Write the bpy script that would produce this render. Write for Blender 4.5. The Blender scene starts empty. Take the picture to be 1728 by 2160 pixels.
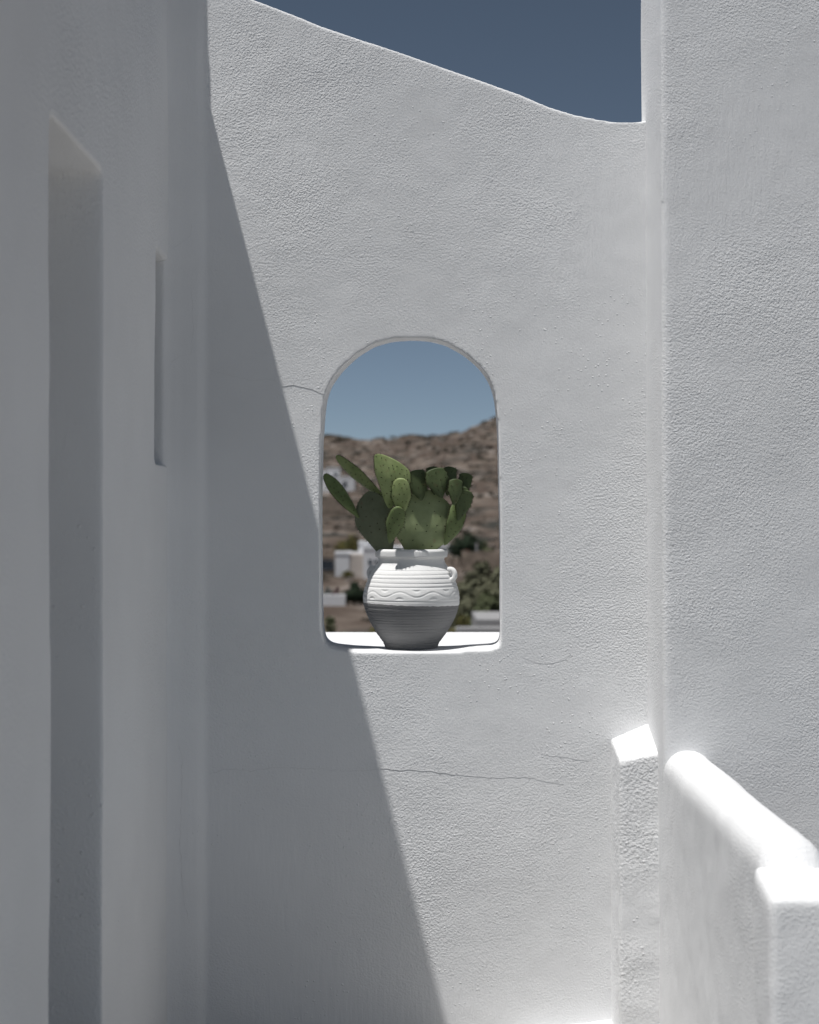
import bpy, bmesh, math, random
import numpy as np
from mathutils import Vector, Matrix, noise as mnoise

random.seed(7)
R = math.radians
scene = bpy.context.scene
COL = scene.collection

# ------------------------------------------------------------------ camera
E = 1.68                      # eye height above the courtyard floor
FPX = 3600.0                  # focal length in photo pixels (50 mm on a 24 mm wide frame)
D = 5.4                       # distance to the face of the arched wall
cam_d = bpy.data.cameras.new("camera")
cam = bpy.data.objects.new("camera", cam_d); COL.objects.link(cam)
cam.location = (0, 0, E); cam.rotation_euler = (R(90), 0, 0)
cam_d.sensor_fit = 'HORIZONTAL'; cam_d.sensor_width = 24.0; cam_d.lens = 50.0
cam_d.clip_start = 0.05; cam_d.clip_end = 9000
cam_d.dof.use_dof = True; cam_d.dof.focus_distance = D + 0.05; cam_d.dof.aperture_fstop = 2.9
scene.camera = cam

# ------------------------------------------------------------------ light
SX, SY, SZ = 0.26, 0.21, -1.0           # direction in which the sunlight travels
world = bpy.data.worlds.new("World"); scene.world = world
world.use_nodes = True
wn = world.node_tree.nodes; wl = world.node_tree.links
bg = wn["Background"]
sky = wn.new("ShaderNodeTexSky"); sky.sky_type = 'NISHITA'; sky.sun_disc = False
sky.sun_elevation = math.atan2(-SZ, math.hypot(SX, SY))
sky.sun_rotation = math.atan2(-SX, -SY) % (2*math.pi)
sky.altitude = 6000; sky.air_density = 0.85; sky.dust_density = 0.0; sky.ozone_density = 1.2
hs = wn.new("ShaderNodeHueSaturation"); hs.inputs["Saturation"].default_value = 0.76; hs.inputs["Hue"].default_value = 0.487
wl.new(sky.outputs[0], hs.inputs["Color"]); wl.new(hs.outputs[0], bg.inputs[0])
bg.inputs[1].default_value = 0.053
sun_d = bpy.data.lights.new("sun", 'SUN'); sun_d.energy = 4.1; sun_d.angle = R(0.53); sun_d.color = (1.0, 0.985, 0.965)
sun = bpy.data.objects.new("sun", sun_d); COL.objects.link(sun)
sun.rotation_euler = Vector((SX, SY, SZ)).to_track_quat('-Z', 'Y').to_euler()
sun.location = (-4, -4, 12)

vs = scene.view_settings
vs.view_transform = 'Standard'; vs.look = 'None'; vs.exposure = 0.08; vs.gamma = 1.0; vs.use_curve_mapping = False
scene.render.engine = 'CYCLES'
scene.cycles.max_bounces = 8; scene.cycles.diffuse_bounces = 4
scene.cycles.sample_clamp_indirect = 6
scene.cycles.use_denoising = True
scene.cycles.use_adaptive_sampling = True; scene.cycles.adaptive_threshold = 0.03

# ------------------------------------------------------------------ helpers
def U(px, py, y=D):
    """photo pixel at depth y -> world point"""
    return Vector(((px-864)/FPX*y, y, E-(py-1080)/FPX*y))

def tag(o, label=None, cat=None, group=None, kind=None):
    if label: o["label"] = label
    if cat: o["category"] = cat
    if group: o["group"] = group
    if kind: o["kind"] = kind
    return o

def link(name, me, mat=None, parent=None, smooth=True):
    o = bpy.data.objects.new(name, me); COL.objects.link(o)
    if mat is not None and not me.materials: me.materials.append(mat)
    if parent: o.parent = parent
    if smooth and len(me.polygons):
        me.polygons.foreach_set("use_smooth", [True]*len(me.polygons))
    return o

def empty(name, loc=(0, 0, 0), rz=0.0):
    o = bpy.data.objects.new(name, None); COL.objects.link(o)
    o.location = loc; o.rotation_euler = (0, 0, rz); o.empty_display_size = 0.1
    return o

def from_py(name, vs_, fs):
    me = bpy.data.meshes.new(name); me.from_pydata([tuple(v) for v in vs_], [], fs); me.update()
    return me

class MB:
    """collects vertices and faces for one mesh"""
    def __init__(s): s.v = []; s.f = []
    def box(s, x0, x1, y0, y1, z0, z1):
        b = len(s.v)
        s.v += [(x0,y0,z0),(x1,y0,z0),(x1,y1,z0),(x0,y1,z0),(x0,y0,z1),(x1,y0,z1),(x1,y1,z1),(x0,y1,z1)]
        s.f += [(b,b+3,b+2,b+1),(b+4,b+5,b+6,b+7),(b,b+1,b+5,b+4),(b+1,b+2,b+6,b+5),(b+2,b+3,b+7,b+6),(b+3,b,b+4,b+7)]
        return s
    def hexa(s, p):
        """eight corners: bottom ring then top ring"""
        b = len(s.v); s.v += [tuple(q) for q in p]
        s.f += [(b,b+3,b+2,b+1),(b+4,b+5,b+6,b+7),(b,b+1,b+5,b+4),(b+1,b+2,b+6,b+5),(b+2,b+3,b+7,b+6),(b+3,b,b+4,b+7)]
        return s
    def prism(s, outline, axis, a, c):
        """closed outline (list of 2-tuples) extruded along an axis from a to c"""
        n = len(outline); b = len(s.v)
        for t in (a, c):
            for (u, w) in outline:
                s.v.append((u, t, w) if axis == 'y' else ((t, u, w) if axis == 'x' else (u, w, t)))
        s.f.append(tuple(b+i for i in range(n))); s.f.append(tuple(b+n+i for i in reversed(range(n))))
        for i in range(n):
            j = (i+1) % n
            s.f.append((b+i, b+n+i, b+n+j, b+j))
        return s
    def mesh(s, name):
        me = from_py(name, s.v, s.f)
        bm = bmesh.new(); bm.from_mesh(me); bmesh.ops.recalc_face_normals(bm, faces=bm.faces); bm.to_mesh(me); bm.free()
        return me
    def build(s, name, mat, parent=None, smooth=False, bevel=0.0):
        me = s.mesh(name)
        if bevel:
            bm = bmesh.new(); bm.from_mesh(me)
            bmesh.ops.bevel(bm, geom=bm.edges[:], offset=bevel, segments=2, profile=0.5, affect='EDGES')
            bm.to_mesh(me); bm.free()
        return link(name, me, mat, parent, smooth)

# fast lattice noise ------------------------------------------------
_rng = np.random.RandomState(3)
_PERM = _rng.rand(64, 64, 64)
_ROT = np.array(Matrix.Rotation(0.7, 3, Vector((0.5, 0.3, 0.8))).to_3x3())
def vnoise(p):
    p = p @ _ROT
    i = np.floor(p).astype(int); f = p-i; f = f*f*(3-2*f)
    def g(a, b, c): return _PERM[(i[:,0]+a) % 64, (i[:,1]+b) % 64, (i[:,2]+c) % 64]
    r = 0
    for a in (0, 1):
        for b in (0, 1):
            for c in (0, 1):
                w = (f[:,0] if a else 1-f[:,0])*(f[:,1] if b else 1-f[:,1])*(f[:,2] if c else 1-f[:,2])
                r = r+w*g(a, b, c)
    return r*2-1

def get_co(me):
    a = np.empty(len(me.vertices)*3); me.vertices.foreach_get("co", a); return a.reshape(-1, 3)
def set_co(me, a):
    me.vertices.foreach_set("co", a.astype(np.float32).ravel()); me.update()

def plaster_mesh(raw, name, voxel, smooth_it, amps, grain_lo=0.22):
    """hand-plastered solid: voxel union of the raw volumes, softened edges, uneven faces"""
    tmp = bpy.data.objects.new("tmp", raw); COL.objects.link(tmp)
    m = tmp.modifiers.new("r", 'REMESH'); m.mode = 'VOXEL'; m.voxel_size = voxel; m.adaptivity = 0
    s = tmp.modifiers.new("s", 'SMOOTH'); s.factor = 0.5; s.iterations = smooth_it
    dg = bpy.context.evaluated_depsgraph_get()
    me = bpy.data.meshes.new_from_object(tmp.evaluated_get(dg)); me.name = name
    bpy.data.objects.remove(tmp); bpy.data.meshes.remove(raw)
    co = get_co(me)
    nr = np.empty(len(me.vertices)*3); me.vertices.foreach_get("normal", nr); nr = nr.reshape(-1, 3)
    d = 0
    for k, (amp, sc) in enumerate(amps):
        d = d+amp*vnoise(co*sc+17.3*k)
    set_co(me, co+nr*np.asarray(d)[:, None])
    # where the render is coarse, where it carries knobs, and how the limewash varies
    fb = lambda sc, o: vnoise(co*sc+o)*0.6+vnoise(co*sc*2.3+o+9)*0.3+vnoise(co*sc*5.1+o+5)*0.2
    at = me.attributes.new("plaster", 'FLOAT_VECTOR', 'POINT')
    g = np.clip(0.70+1.5*fb(1.9, 31.7), grain_lo, 1.7)
    k = 2.3*np.clip((fb(5.5, 77.1)+0.02)*3.2, 0, 1)*np.clip(0.50+0.9*vnoise(co*1.1+60), 0.0, 1)
    w = np.clip(0.5+0.9*fb(2.3, 51.3), 0, 1)
    at.data.foreach_set("vector", np.stack([g, k, w], 1).astype(np.float32).ravel())
    return me

# ------------------------------------------------------------------ materials
def nmat(name):
    m = bpy.data.materials.new(name); m.use_nodes = True
    return m, m.node_tree.nodes, m.node_tree.links, m.node_tree.nodes["Principled BSDF"]

def stucco(name, color=(0.817, 0.819, 0.822), grain=190.0, height=0.00100, streak=0.7):
    m, n, l, b = nmat(name)
    b.inputs["Roughness"].default_value = 0.95
    b.inputs["Specular IOR Level"].default_value = 0.0
    tc = n.new("ShaderNodeTexCoord")
    def noise(sc, det, ro, vec=None):
        q = n.new("ShaderNodeTexNoise"); q.inputs["Scale"].default_value = sc; q.inputs["Detail"].default_value = det
        q.inputs["Roughness"].default_value = ro
        l.new(vec or tc.outputs["Object"], q.inputs["Vector"]); return q.outputs["Fac"]
    def ramp(v, a, c, lo=0.0, hi=1.0):
        q = n.new("ShaderNodeMapRange"); q.inputs[1].default_value = a; q.inputs[2].default_value = c
        q.inputs[3].default_value = lo; q.inputs[4].default_value = hi
        l.new(v, q.inputs[0]); return q.outputs[0]
    def math_(op, a, c):
        q = n.new("ShaderNodeMath"); q.operation = op
        for i, v in enumerate((a, c)):
            if isinstance(v, (int, float)): q.inputs[i].default_value = v
            else: l.new(v, q.inputs[i])
        return q.outputs[0]
    at = n.new("ShaderNodeAttribute"); at.attribute_name = "plaster"     # x grain, y knobs, z limewash mottling
    sp = n.new("ShaderNodeSeparateXYZ"); l.new(at.outputs["Vector"], sp.inputs[0])
    def voro(sc, a, c, vec=None):
        vo = n.new("ShaderNodeTexVoronoi"); vo.feature = 'F1'; vo.inputs["Scale"].default_value = sc
        l.new(vec or tc.outputs["Object"], vo.inputs["Vector"]); return ramp(vo.outputs["Distance"], a, c, 1.0, 0.0)
    g1 = ramp(noise(grain*0.8, 1, 0.72), 0.25, 0.8)
    gr = voro(grain*0.75, 0.0, 0.75)
    g1 = math_('ADD', math_('MULTIPLY', g1, 0.75), math_('MULTIPLY', gr, 0.55))
    kn = voro(grain*0.27, 0.0, 0.2)
    h = math_('ADD', math_('MULTIPLY', g1, sp.outputs[0]), math_('MULTIPLY', kn, sp.outputs[1]))
    if streak:
        mp = n.new("ShaderNodeMapping"); mp.inputs["Rotation"].default_value = (0.0, R(28), 0.0); mp.inputs["Scale"].default_value = (3.2, 1.5, 0.45)
        l.new(tc.outputs["Object"], mp.inputs["Vector"])
        sm = ramp(sp.outputs[2], 0.35, 0.9)
        h = math_('ADD', h, math_('MULTIPLY', math_('MULTIPLY', ramp(noise(17, 2, 0.65, mp.outputs[0]), 0.3, 0.7), streak), sm))
    bp = n.new("ShaderNodeBump"); bp.inputs["Strength"].default_value = 1.0; bp.inputs["Distance"].default_value = height
    l.new(h, bp.inputs["Height"]); l.new(bp.outputs[0], b.inputs["Normal"])
    cr = n.new("ShaderNodeMixRGB"); cr.inputs[1].default_value = (*[c*0.94 for c in color], 1); cr.inputs[2].default_value = (*color, 1)
    l.new(sp.outputs[2], cr.inputs[0]); l.new(cr.outputs[0], b.inputs["Base Color"])
    return m

M_BACK = stucco("whitewashed_stucco")
M_RIGHT = stucco("whitewashed_stucco_rough", grain=185, height=0.0009)
M_LEFT = stucco("whitewashed_plaster_smooth", grain=130, height=0.0016)
M_COPE = stucco("whitewashed_coping", grain=120, height=0.0010)
M_FLOOR, _n, _l, _b = nmat("courtyard_paving"); _b.inputs["Base Color"].default_value = (0.40, 0.39, 0.375, 1); _b.inputs["Roughness"].default_value = 0.9
M_CRACK, _, _, _b = nmat("hairline_crack"); _b.inputs["Base Color"].default_value = (0.71, 0.71, 0.705, 1); _b.inputs["Roughness"].default_value = 0.95

AMPS = [(0.0040, 1.3), (0.0015, 4.0), (0.0007, 11), (0.00035, 27)]

# ------------------------------------------------------------------ courtyard floor
mb = MB().box(-1.5, 3.2, -3.0, 5.56, E-1.68-6.0, E-1.68)
fl = mb.build("courtyard_floor", M_FLOOR); tag(fl, kind="structure")

# ------------------------------------------------------------------ back wall with arched opening
TH = 0.26
top = [(340,-110),(428,-48),(538,0),(617,30),(672,53),(755,81),(834,106),(913,134),(991,162),(1100,201),(1155,224),
       (1209,241),(1264,251),(1300,256),(1337,257),(1362,253),(1430,250)]
hole = [(674,1160),(674,1050),(676,950),(680,880),(684,842),(694,811),(717,779),(752,747),(789,725),(827,715),(869,712),
        (907,714),(941,723),(979,744),(1013,773),(1034,803),(1045,835),(1051,893),(1053,950),(1055,1053),(1057,1160),
        (1057,1220),(1057,1300),(1057,1352),(1055,1366),(1046,1369),(1013,1371),(952,1375),(891,1377),(830,1377),(782,1376),
        (745,1374),(709,1370),(692,1366),(683,1358),(677,1330),(675,1280)]
def resample(pts, n):
    P = [Vector(p) for p in pts]; P.append(P[0])
    L = [0]
    for a, b in zip(P, P[1:]): L.append(L[-1]+(b-a).length)
    out = []; k = 0
    for i in range(n):
        t = L[-1]*i/n
        while L[k+1] < t: k += 1
        out.append(P[k].lerp(P[k+1], (t-L[k])/(L[k+1]-L[k])))
    for _ in range(1):
        out = [(out[i-1]+out[i]*2+out[(i+1) % n])/4 for i in range(n)]
    return out
hs_ = resample(hole, 200)
outer = [(p[0], p[1]) for p in top]+[(1430, 2230), (340, 2230)]
def wall_with_hole():
    bm = bmesh.new()
    rings = []
    for (y, splay) in ((D, 0.0), (D+TH, 1.0)):
        ov = [bm.verts.new((*(lambda q: (q.x, y, q.z))(U(px, py)),)) for px, py in outer]
        hv = []
        for p in hs_:
            # the rear of the opening is a little wider at the right and at the crown
            ex = (p.x-864)*0.032*splay if p.x > 864 else (p.x-864)*0.008*splay
            ey = (p.y-1080)*0.026*splay if p.y < 1080 else 0
            q = U(p.x+ex, p.y+ey); hv.append(bm.verts.new((q.x, y, q.z)))
        rings.append((ov, hv))
    for ov, hv in rings:
        ed = []
        for ring in (ov, hv):
            for i in range(len(ring)):
                ed.append(bm.edges.new((ring[i], ring[(i+1) % len(ring)])))
        bmesh.ops.triangle_fill(bm, edges=ed, use_beauty=True)
    for a, b in ((rings[0][0], rings[1][0]), (rings[0][1], rings[1][1])):
        for i in range(len(a)):
            j = (i+1) % len(a)
            bm.faces.new((a[i], a[j], b[j], b[i]))
    # corner fillet towards the left wall
    xl, xr = U(352, 0).x, U(440, 0).x
    zt, zb = U(0, -60).z, U(0, 2230).z
    cove = [(xl-0.05, D+0.1), (xl-0.05, D-0.088), (xl, D-0.084), (xl+0.020, D-0.060), (xl+0.050, D-0.040), (xr-0.032, D-0.018), (xr+0.004, D+0.01), (xr+0.004, D+0.1)]
    for sec, zlo, zhi in ((cove, zb, zt-0.02),):
        lo = [bm.verts.new((x, y, zlo)) for x, y in sec]; hi = [bm.verts.new((x, y, zhi)) for x, y in sec]
        bm.faces.new(lo); bm.faces.new(hi[::-1])
        for i in range(len(sec)):
            j = (i+1) % len(sec); bm.faces.new((lo[i], hi[i], hi[j], lo[j]))
    bmesh.ops.recalc_face_normals(bm, faces=bm.faces)
    me = bpy.data.meshes.new("raw"); bm.to_mesh(me); bm.free()
    return me
me = plaster_mesh(wall_with_hole(), "arched_wall", 0.0062, 4, AMPS)
arched = link("arched_wall", me, M_BACK)
tag(arched, "tall sunlit white stucco wall pierced by a round-arched opening, its top sloping down", "wall")

# ------------------------------------------------------------------ left wall, in shade
XL = U(360, 0).x
ZR = U(0, -97).z
mb = MB()
def lbox(y0, y1, z0, z1, x0=XL-0.7, x1=XL): mb.box(x0, x1, y0, y1, z0, z1)
ya, yb = 4.196-0.60, 4.196          # doorway recess near and far jamb
zt1 = U(0, 240, ya).z
yc, yd = 5.075, 5.345                # slot niche
zs0, zs1 = U(0, 975, yc).z, U(0, 525, yc).z
mb.box(XL-0.7, XL-0.5, 1.7, 5.56, 0.0, ZR)                       # core behind the recesses
lbox(1.7, ya, 0.0, ZR, XL-0.6); lbox(ya-0.03, yb+0.03, zt1, ZR, XL-0.6); lbox(yb, yc, 0.0, ZR, XL-0.6)
lbox(yc-0.03, yd+0.03, 0.0, zs0, XL-0.6); lbox(yc-0.03, yd+0.03, zs1, ZR, XL-0.6); lbox(yd, 5.56, 0.0, ZR, XL-0.6)
mb.hexa([(XL-0.45, D-0.118, ZR-0.1), (XL-0.002, D-0.118, ZR-0.1), (XL-0.002, D+TH-0.02, ZR-0.1), (XL-0.45, D+TH-0.02, ZR-0.1),
         (XL-0.45, D-0.086, ZR+0.75), (XL-0.002, D-0.086, ZR+0.75), (XL-0.002, D+TH-0.02, ZR+0.75), (XL-0.45, D+TH-0.02, ZR+0.75)])      # unseen raised end, added above the frame to shade the corner fillet
mb.box(XL-0.6, XL-0.30, yc-0.05, yd+0.05, zs0-0.05, zs1+0.05)    # back of the slot niche
me = plaster_mesh(mb.mesh("raw"), "left_wall", 0.012, 4, [(0.004, 1.3), (0.0022, 4), (0.0012, 10)])
left = link("niche_wall", me, M_LEFT)
tag(left, "shaded white plaster wall at the left with a doorway recess and a narrow niche", "wall")

# ------------------------------------------------------------------ right wall
XR = 0.747
YR = 5.065
mb = MB().hexa([(XR+0.012, YR, 0), (2.3, YR, 0), (2.3, 5.51, 0), (XR+0.012, 5.51, 0),
                (XR-0.004, YR, E+2.1), (2.3, YR, E+2.1), (2.3, 5.51, E+2.1), (XR-0.004, 5.51, E+2.1)])
me = plaster_mesh(mb.mesh("raw"), "right_wall", 0.011, 5, AMPS)
rw = link("tower_wall", me, M_RIGHT)
tag(rw, "tall rough white stucco wall standing forward at the right edge, rising past the sky", "wall")

# ------------------------------------------------------------------ stub pilaster in the corner
yf = 5.18
a0, a1 = U(1289, 1562), U(1384, 1522)
b0, b1 = U(1307, 1606, yf), U(1402, 1586, yf)
zb = 0.0
mb = MB().hexa([(b0.x, yf, zb), (XR+0.03, yf, zb), (XR+0.03, D+0.05, zb), (a0.x, D+0.05, zb),
                (b0.x, yf, b0.z), (XR+0.03, yf, b1.z), (XR+0.03, D+0.05, a1.z+0.012), (a0.x, D+0.05, a0.z+0.012)])
me = plaster_mesh(mb.mesh("raw"), "corner_pilaster", 0.008, 3, [(0.002, 5), (0.0014, 14), (0.0008, 30)])
pil = link("corner_pilaster", me, stucco("pilaster_stucco", grain=130, height=0.0019))
tag(pil, "short white pilaster with a bright sloping top in the corner beside the stair parapet", "pilaster")

# ------------------------------------------------------------------ parapet running towards the viewer
x0, x1 = 0.752, 0.900
zc = E-0.705
def parapet_section(rr=0.06):
    pts = [(x0, 0.0)]
    n = 10; r = (x1-x0)/2; cx = (x0+x1)/2
    for i in range(n+1):
        t = math.pi-math.pi*i/n
        pts.append((cx+r*math.cos(t), zc-0.065+0.065*math.sin(t)))
    pts.append((x1, 0.0))
    return pts
mb = MB().prism(parapet_section(), 'y', 3.58, YR+0.05)
me = plaster_mesh(mb.mesh("raw"), "stair_parapet", 0.010, 6, [(0.004, 3), (0.002, 8), (0.0010, 20)])
co = get_co(me)                               # the coping dips where it meets the end wall
t_ = np.clip((3.715-co[:, 1])/0.10, 0, 1); t_ = t_*t_*(3-2*t_)
co[:, 2] -= 0.062*t_*np.clip((co[:, 2]-0.5)/0.3, 0, 1); set_co(me, co)
par = link("stair_parapet", me, M_RIGHT)
tag(par, "low white parapet with a rounded top running from the right wall towards the viewer", "parapet")

mb = MB().hexa([(0.728, 3.46, 0), (2.2, 3.46, 0), (2.2, 3.65, 0), (0.728, 3.65, 0),
                (0.732, 3.46, E-0.786), (2.2, 3.46, E-0.778), (2.2, 3.65, E-0.742), (0.732, 3.65, E-0.752)])
me = plaster_mesh(mb.mesh("raw"), "parapet_return", 0.010, 9, [(0.004, 4), (0.0015, 10), (0.0008, 24)])
pr = link("parapet_return", me, M_RIGHT)
tag(pr, "blurred low white wall end nearest the viewer at the lower right corner", "low wall")

# ------------------------------------------------------------------ low step at the foot of the wall
q0, q1 = U(1150, 2160), U(1300, 2144)
mb = MB().hexa([(q0.x-0.10, D-0.12, 0), (q1.x+0.06, D-0.12, 0), (q1.x+0.06, D+0.03, 0), (q0.x-0.10, D+0.03, 0),
                (q0.x-0.05, D-0.10, q0.z-0.025), (q1.x+0.06, D-0.10, q1.z-0.01), (q1.x+0.06, D+0.03, q1.z), (q0.x-0.05, D+0.03, q0.z-0.01)])
me = plaster_mesh(mb.mesh("raw"), "foot_step", 0.008, 4, [(0.004, 9), (0.002, 22)])
fs = link("foot_step", me, M_COPE)
tag(fs, "sliver of a bright white step at the foot of the wall beside the pilaster", "step")

# ------------------------------------------------------------------ sunlit ledge beyond the opening
zl = E-0.50
mb = MB().box(-1.4, 1.6, D+TH-0.03, 7.14, zl-1.2, zl)
me = plaster_mesh(mb.mesh("raw"), "outer_ledge", 0.016, 3, [(0.004, 1.6), (0.002, 5)])
ld = link("outer_ledge", me, M_COPE)
tag(ld, "flat sunlit white ledge seen through the arched opening behind the pot", "ledge")

# ------------------------------------------------------------------ cracks in the plaster
def crack(pts, parent, rad=0.0011, depth=D, jit=0.0025, off=0.0):
    P = []
    for (a, b) in zip(pts, pts[1:]):
        p, q = U(*a, depth), U(*b, depth)
        n = max(2, int((q-p).length/0.012))
        for i in range(n):
            w = p.lerp(q, i/n)
            P.append(w+Vector((random.uniform(-1, 1)*jit, 0, random.uniform(-1, 1)*jit)))
    P.append(U(*pts[-1], depth))
    # rest the line on the uneven wall face
    bvh = BVH[parent.name]
    W = []
    for w in P:
        hit, nr, _, _ = bvh.ray_cast(Vector((0, 0, E)), (w-Vector((0, 0, E))).normalized())
        W.append(hit if hit else w)
    vs_, fs_ = [], []
    for i, w in enumerate(W):
        t = (W[min(i+1, len(W)-1)]-W[max(i-1, 0)]).normalized()
        side = t.cross(Vector((0, -1, 0))).normalized()
        r = 0.75*rad*(0.25+1.1*random.random())*(0.4 if i in (0, len(W)-1) else 1)
        vs_ += [w-side*r+Vector((0, 0.0005, 0)), w+Vector((0, -rad*0.7, 0)), w+side*r+Vector((0, 0.0005, 0))]
        if i:
            k = 3*(i-1); fs_ += [(k, k+1, k+4, k+3), (k+1, k+2, k+5, k+4)]
    return link("crack", from_py("crack", vs_, fs_), M_CRACK, parent)
from mathutils.bvhtree import BVHTree
BVH = {}
for o in (arched, left, rw):
    dg = bpy.context.evaluated_depsgraph_get()
    bm = bmesh.new(); bm.from_mesh(o.data); BVH[o.name] = BVHTree.FromBMesh(bm); bm.free()
crack([(440,779),(470,787),(500,795),(525,802),(560,800),(580,803),(595,815)], arched)
crack([(595,815),(620,812),(650,819),(684,832)], arched, 0.0015)
crack([(440,1632),(480,1622),(530,1626),(600,1618),(680,1622),(740,1627),(810,1622),(900,1626),(960,1634)], arched, 0.0016)
crack([(960,1634),(1030,1641),(1110,1640),(1190,1655)], arched, 0.0010)
crack([(1100,1386),(1130,1397),(1165,1400),(1195,1390),(1205,1380)], arched, 0.0009)
crack([(1142,1592),(1190,1597),(1240,1606)], arched, 0.0009)
crack([(376,1560),(384,1600),(382,1700),(380,1790),(388,1900),(400,1950)], arched, 0.0012)
crack([(404,470),(400,498),(380,515),(362,523)], arched, 0.0010)
crack([(404,600),(408,700),(402,745),(370,755),(352,780)], arched, 0.0009)
#DETAILS
# ------------------------------------------------------------------ pot
YP = D+0.183
S = YP/FPX
PXC = 868
ZB = E-0.4445                                # sill level
def simple(name, color, rough=0.8, var=0.25, scale=8.0, bump=0.0, spec=0.2, color2=None):
    m, n, l, b = nmat(name)
    b.inputs["Roughness"].default_value = rough; b.inputs["Specular IOR Level"].default_value = spec
    tc = n.new("ShaderNodeTexCoord"); q = n.new("ShaderNodeTexNoise")
    q.inputs["Scale"].default_value = scale; q.inputs["Detail"].default_value = 3
    l.new(tc.outputs["Object"], q.inputs["Vector"])
    mx = n.new("ShaderNodeMixRGB"); c2 = color2 or [c*(1-var) for c in color]
    mx.inputs[1].default_value = (*color, 1); mx.inputs[2].default_value = (*c2, 1)
    mr = n.new("ShaderNodeMapRange"); mr.inputs[1].default_value = 0.35; mr.inputs[2].default_value = 0.65
    l.new(q.outputs["Fac"], mr.inputs[0]); l.new(mr.outputs[0], mx.inputs[0]); l.new(mx.outputs[0], b.inputs["Base Color"])
    if bump:
        bp = n.new("ShaderNodeBump"); bp.inputs["Distance"].default_value = bump; bp.inputs["Strength"].default_value = 0.8
        l.new(q.outputs["Fac"], bp.inputs["Height"]); l.new(bp.outputs[0], b.inputs["Normal"])
    return m

def pot_paint():
    m, n, l, b = nmat("two_tone_pot_paint")
    b.inputs["Roughness"].default_value = 0.75; b.inputs["Specular IOR Level"].default_value = 0.2
    tc = n.new("ShaderNodeTexCoord"); sp = n.new("ShaderNodeSeparateXYZ"); l.new(tc.outputs["Object"], sp.inputs[0])
    q = n.new("ShaderNodeTexNoise"); q.inputs["Scale"].default_value = 55; q.inputs["Detail"].default_value = 3
    l.new(tc.outputs["Object"], q.inputs["Vector"])
    def mth(op, a, c):
        k = n.new("ShaderNodeMath"); k.operation = op
        for i, v in enumerate((a, c)):
            if isinstance(v, (int, float)): k.inputs[i].default_value = v
            else: l.new(v, k.inputs[i])
        return k.outputs[0]
    z = mth('ADD', sp.outputs[2], mth('MULTIPLY', sp.outputs[0], 0.030))
    z = mth('ADD', z, mth('MULTIPLY', mth('SUBTRACT', q.outputs["Fac"], 0.5), 0.006))
    st = mth('GREATER_THAN', z, (1368-1274)*S)
    q2 = n.new("ShaderNodeTexNoise"); q2.inputs["Scale"].default_value = 14; q2.inputs["Detail"].default_value = 4
    l.new(tc.outputs["Object"], q2.inputs["Vector"])
    gm = n.new("ShaderNodeMixRGB"); gm.inputs[1].default_value = (0.175, 0.175, 0.178, 1); gm.inputs[2].default_value = (0.225, 0.225, 0.225, 1)
    l.new(q2.outputs["Fac"], gm.inputs[0])
    wm = n.new("ShaderNodeMixRGB"); wm.inputs[1].default_value = (0.76, 0.755, 0.745, 1); wm.inputs[2].default_value = (0.82, 0.815, 0.80, 1)
    l.new(q2.outputs["Fac"], wm.inputs[0])
    mx = n.new("ShaderNodeMixRGB"); l.new(st, mx.inputs[0]); l.new(gm.outputs[0], mx.inputs[1]); l.new(wm.outputs[0], mx.inputs[2])
    l.new(mx.outputs[0], b.inputs["Base Color"])
    bp = n.new("ShaderNodeBump"); bp.inputs["Distance"].default_value = 0.0007; l.new(q.outputs["Fac"], bp.inputs["Height"]); l.new(bp.outputs[0], b.inputs["Normal"])
    return m
M_POT = pot_paint()
pot = empty("plant_pot", U(PXC, 0, YP)*1.0)
pot.location.z = ZB; pot.rotation_euler = (0, 0, 0)
tag(pot, "round two-handled pot, white above and grey below, standing in the arched opening", "pot")
prof = [(1368,54),(1365,56),(1356,60),(1346,67),(1334,76),(1322,83),(1312,88.5),(1300,94),(1288,98.5),(1276,101.5),(1264,102.5),
        (1252,101.5),(1240,98.5),(1228,94.5),(1216,90),(1206,84),(1198,78),(1192,73.5),(1186,70.5),(1181,69.5),(1177.5,70.5),
        (1176,75),(1174,76.5),(1164,76.5),(1160.5,74.5),(1159,71),(1160,67),(1166,63),(1180,61),(1192,64)]
py_ = np.array([p[0] for p in prof], float); pr_ = np.array([p[1] for p in prof], float)
tt = np.linspace(0, len(prof)-1, 260)
ti = np.arange(len(prof))
cy = np.interp(tt, ti, py_); cr_ = np.interp(tt, ti, pr_)
for _ in range(3):
    cy[1:-1] = (cy[:-2]+2*cy[1:-1]+cy[2:])/4; cr_[1:-1] = (cr_[:-2]+2*cr_[1:-1]+cr_[2:])/4
NS = 320
th = np.linspace(0, 2*math.pi, NS, endpoint=False)
outer_part = tt <= 21
rs = np.random.RandomState(5)
lower_rings = []
y_ = 1281.0
while y_ < 1366:
    lower_rings.append((y_, rs.uniform(0.7, 1.7), rs.uniform(1.1, 1.9), rs.uniform(0, 6.3))); y_ += rs.uniform(4.6, 7.2)
V = np.zeros((len(tt), NS, 3))
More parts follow.
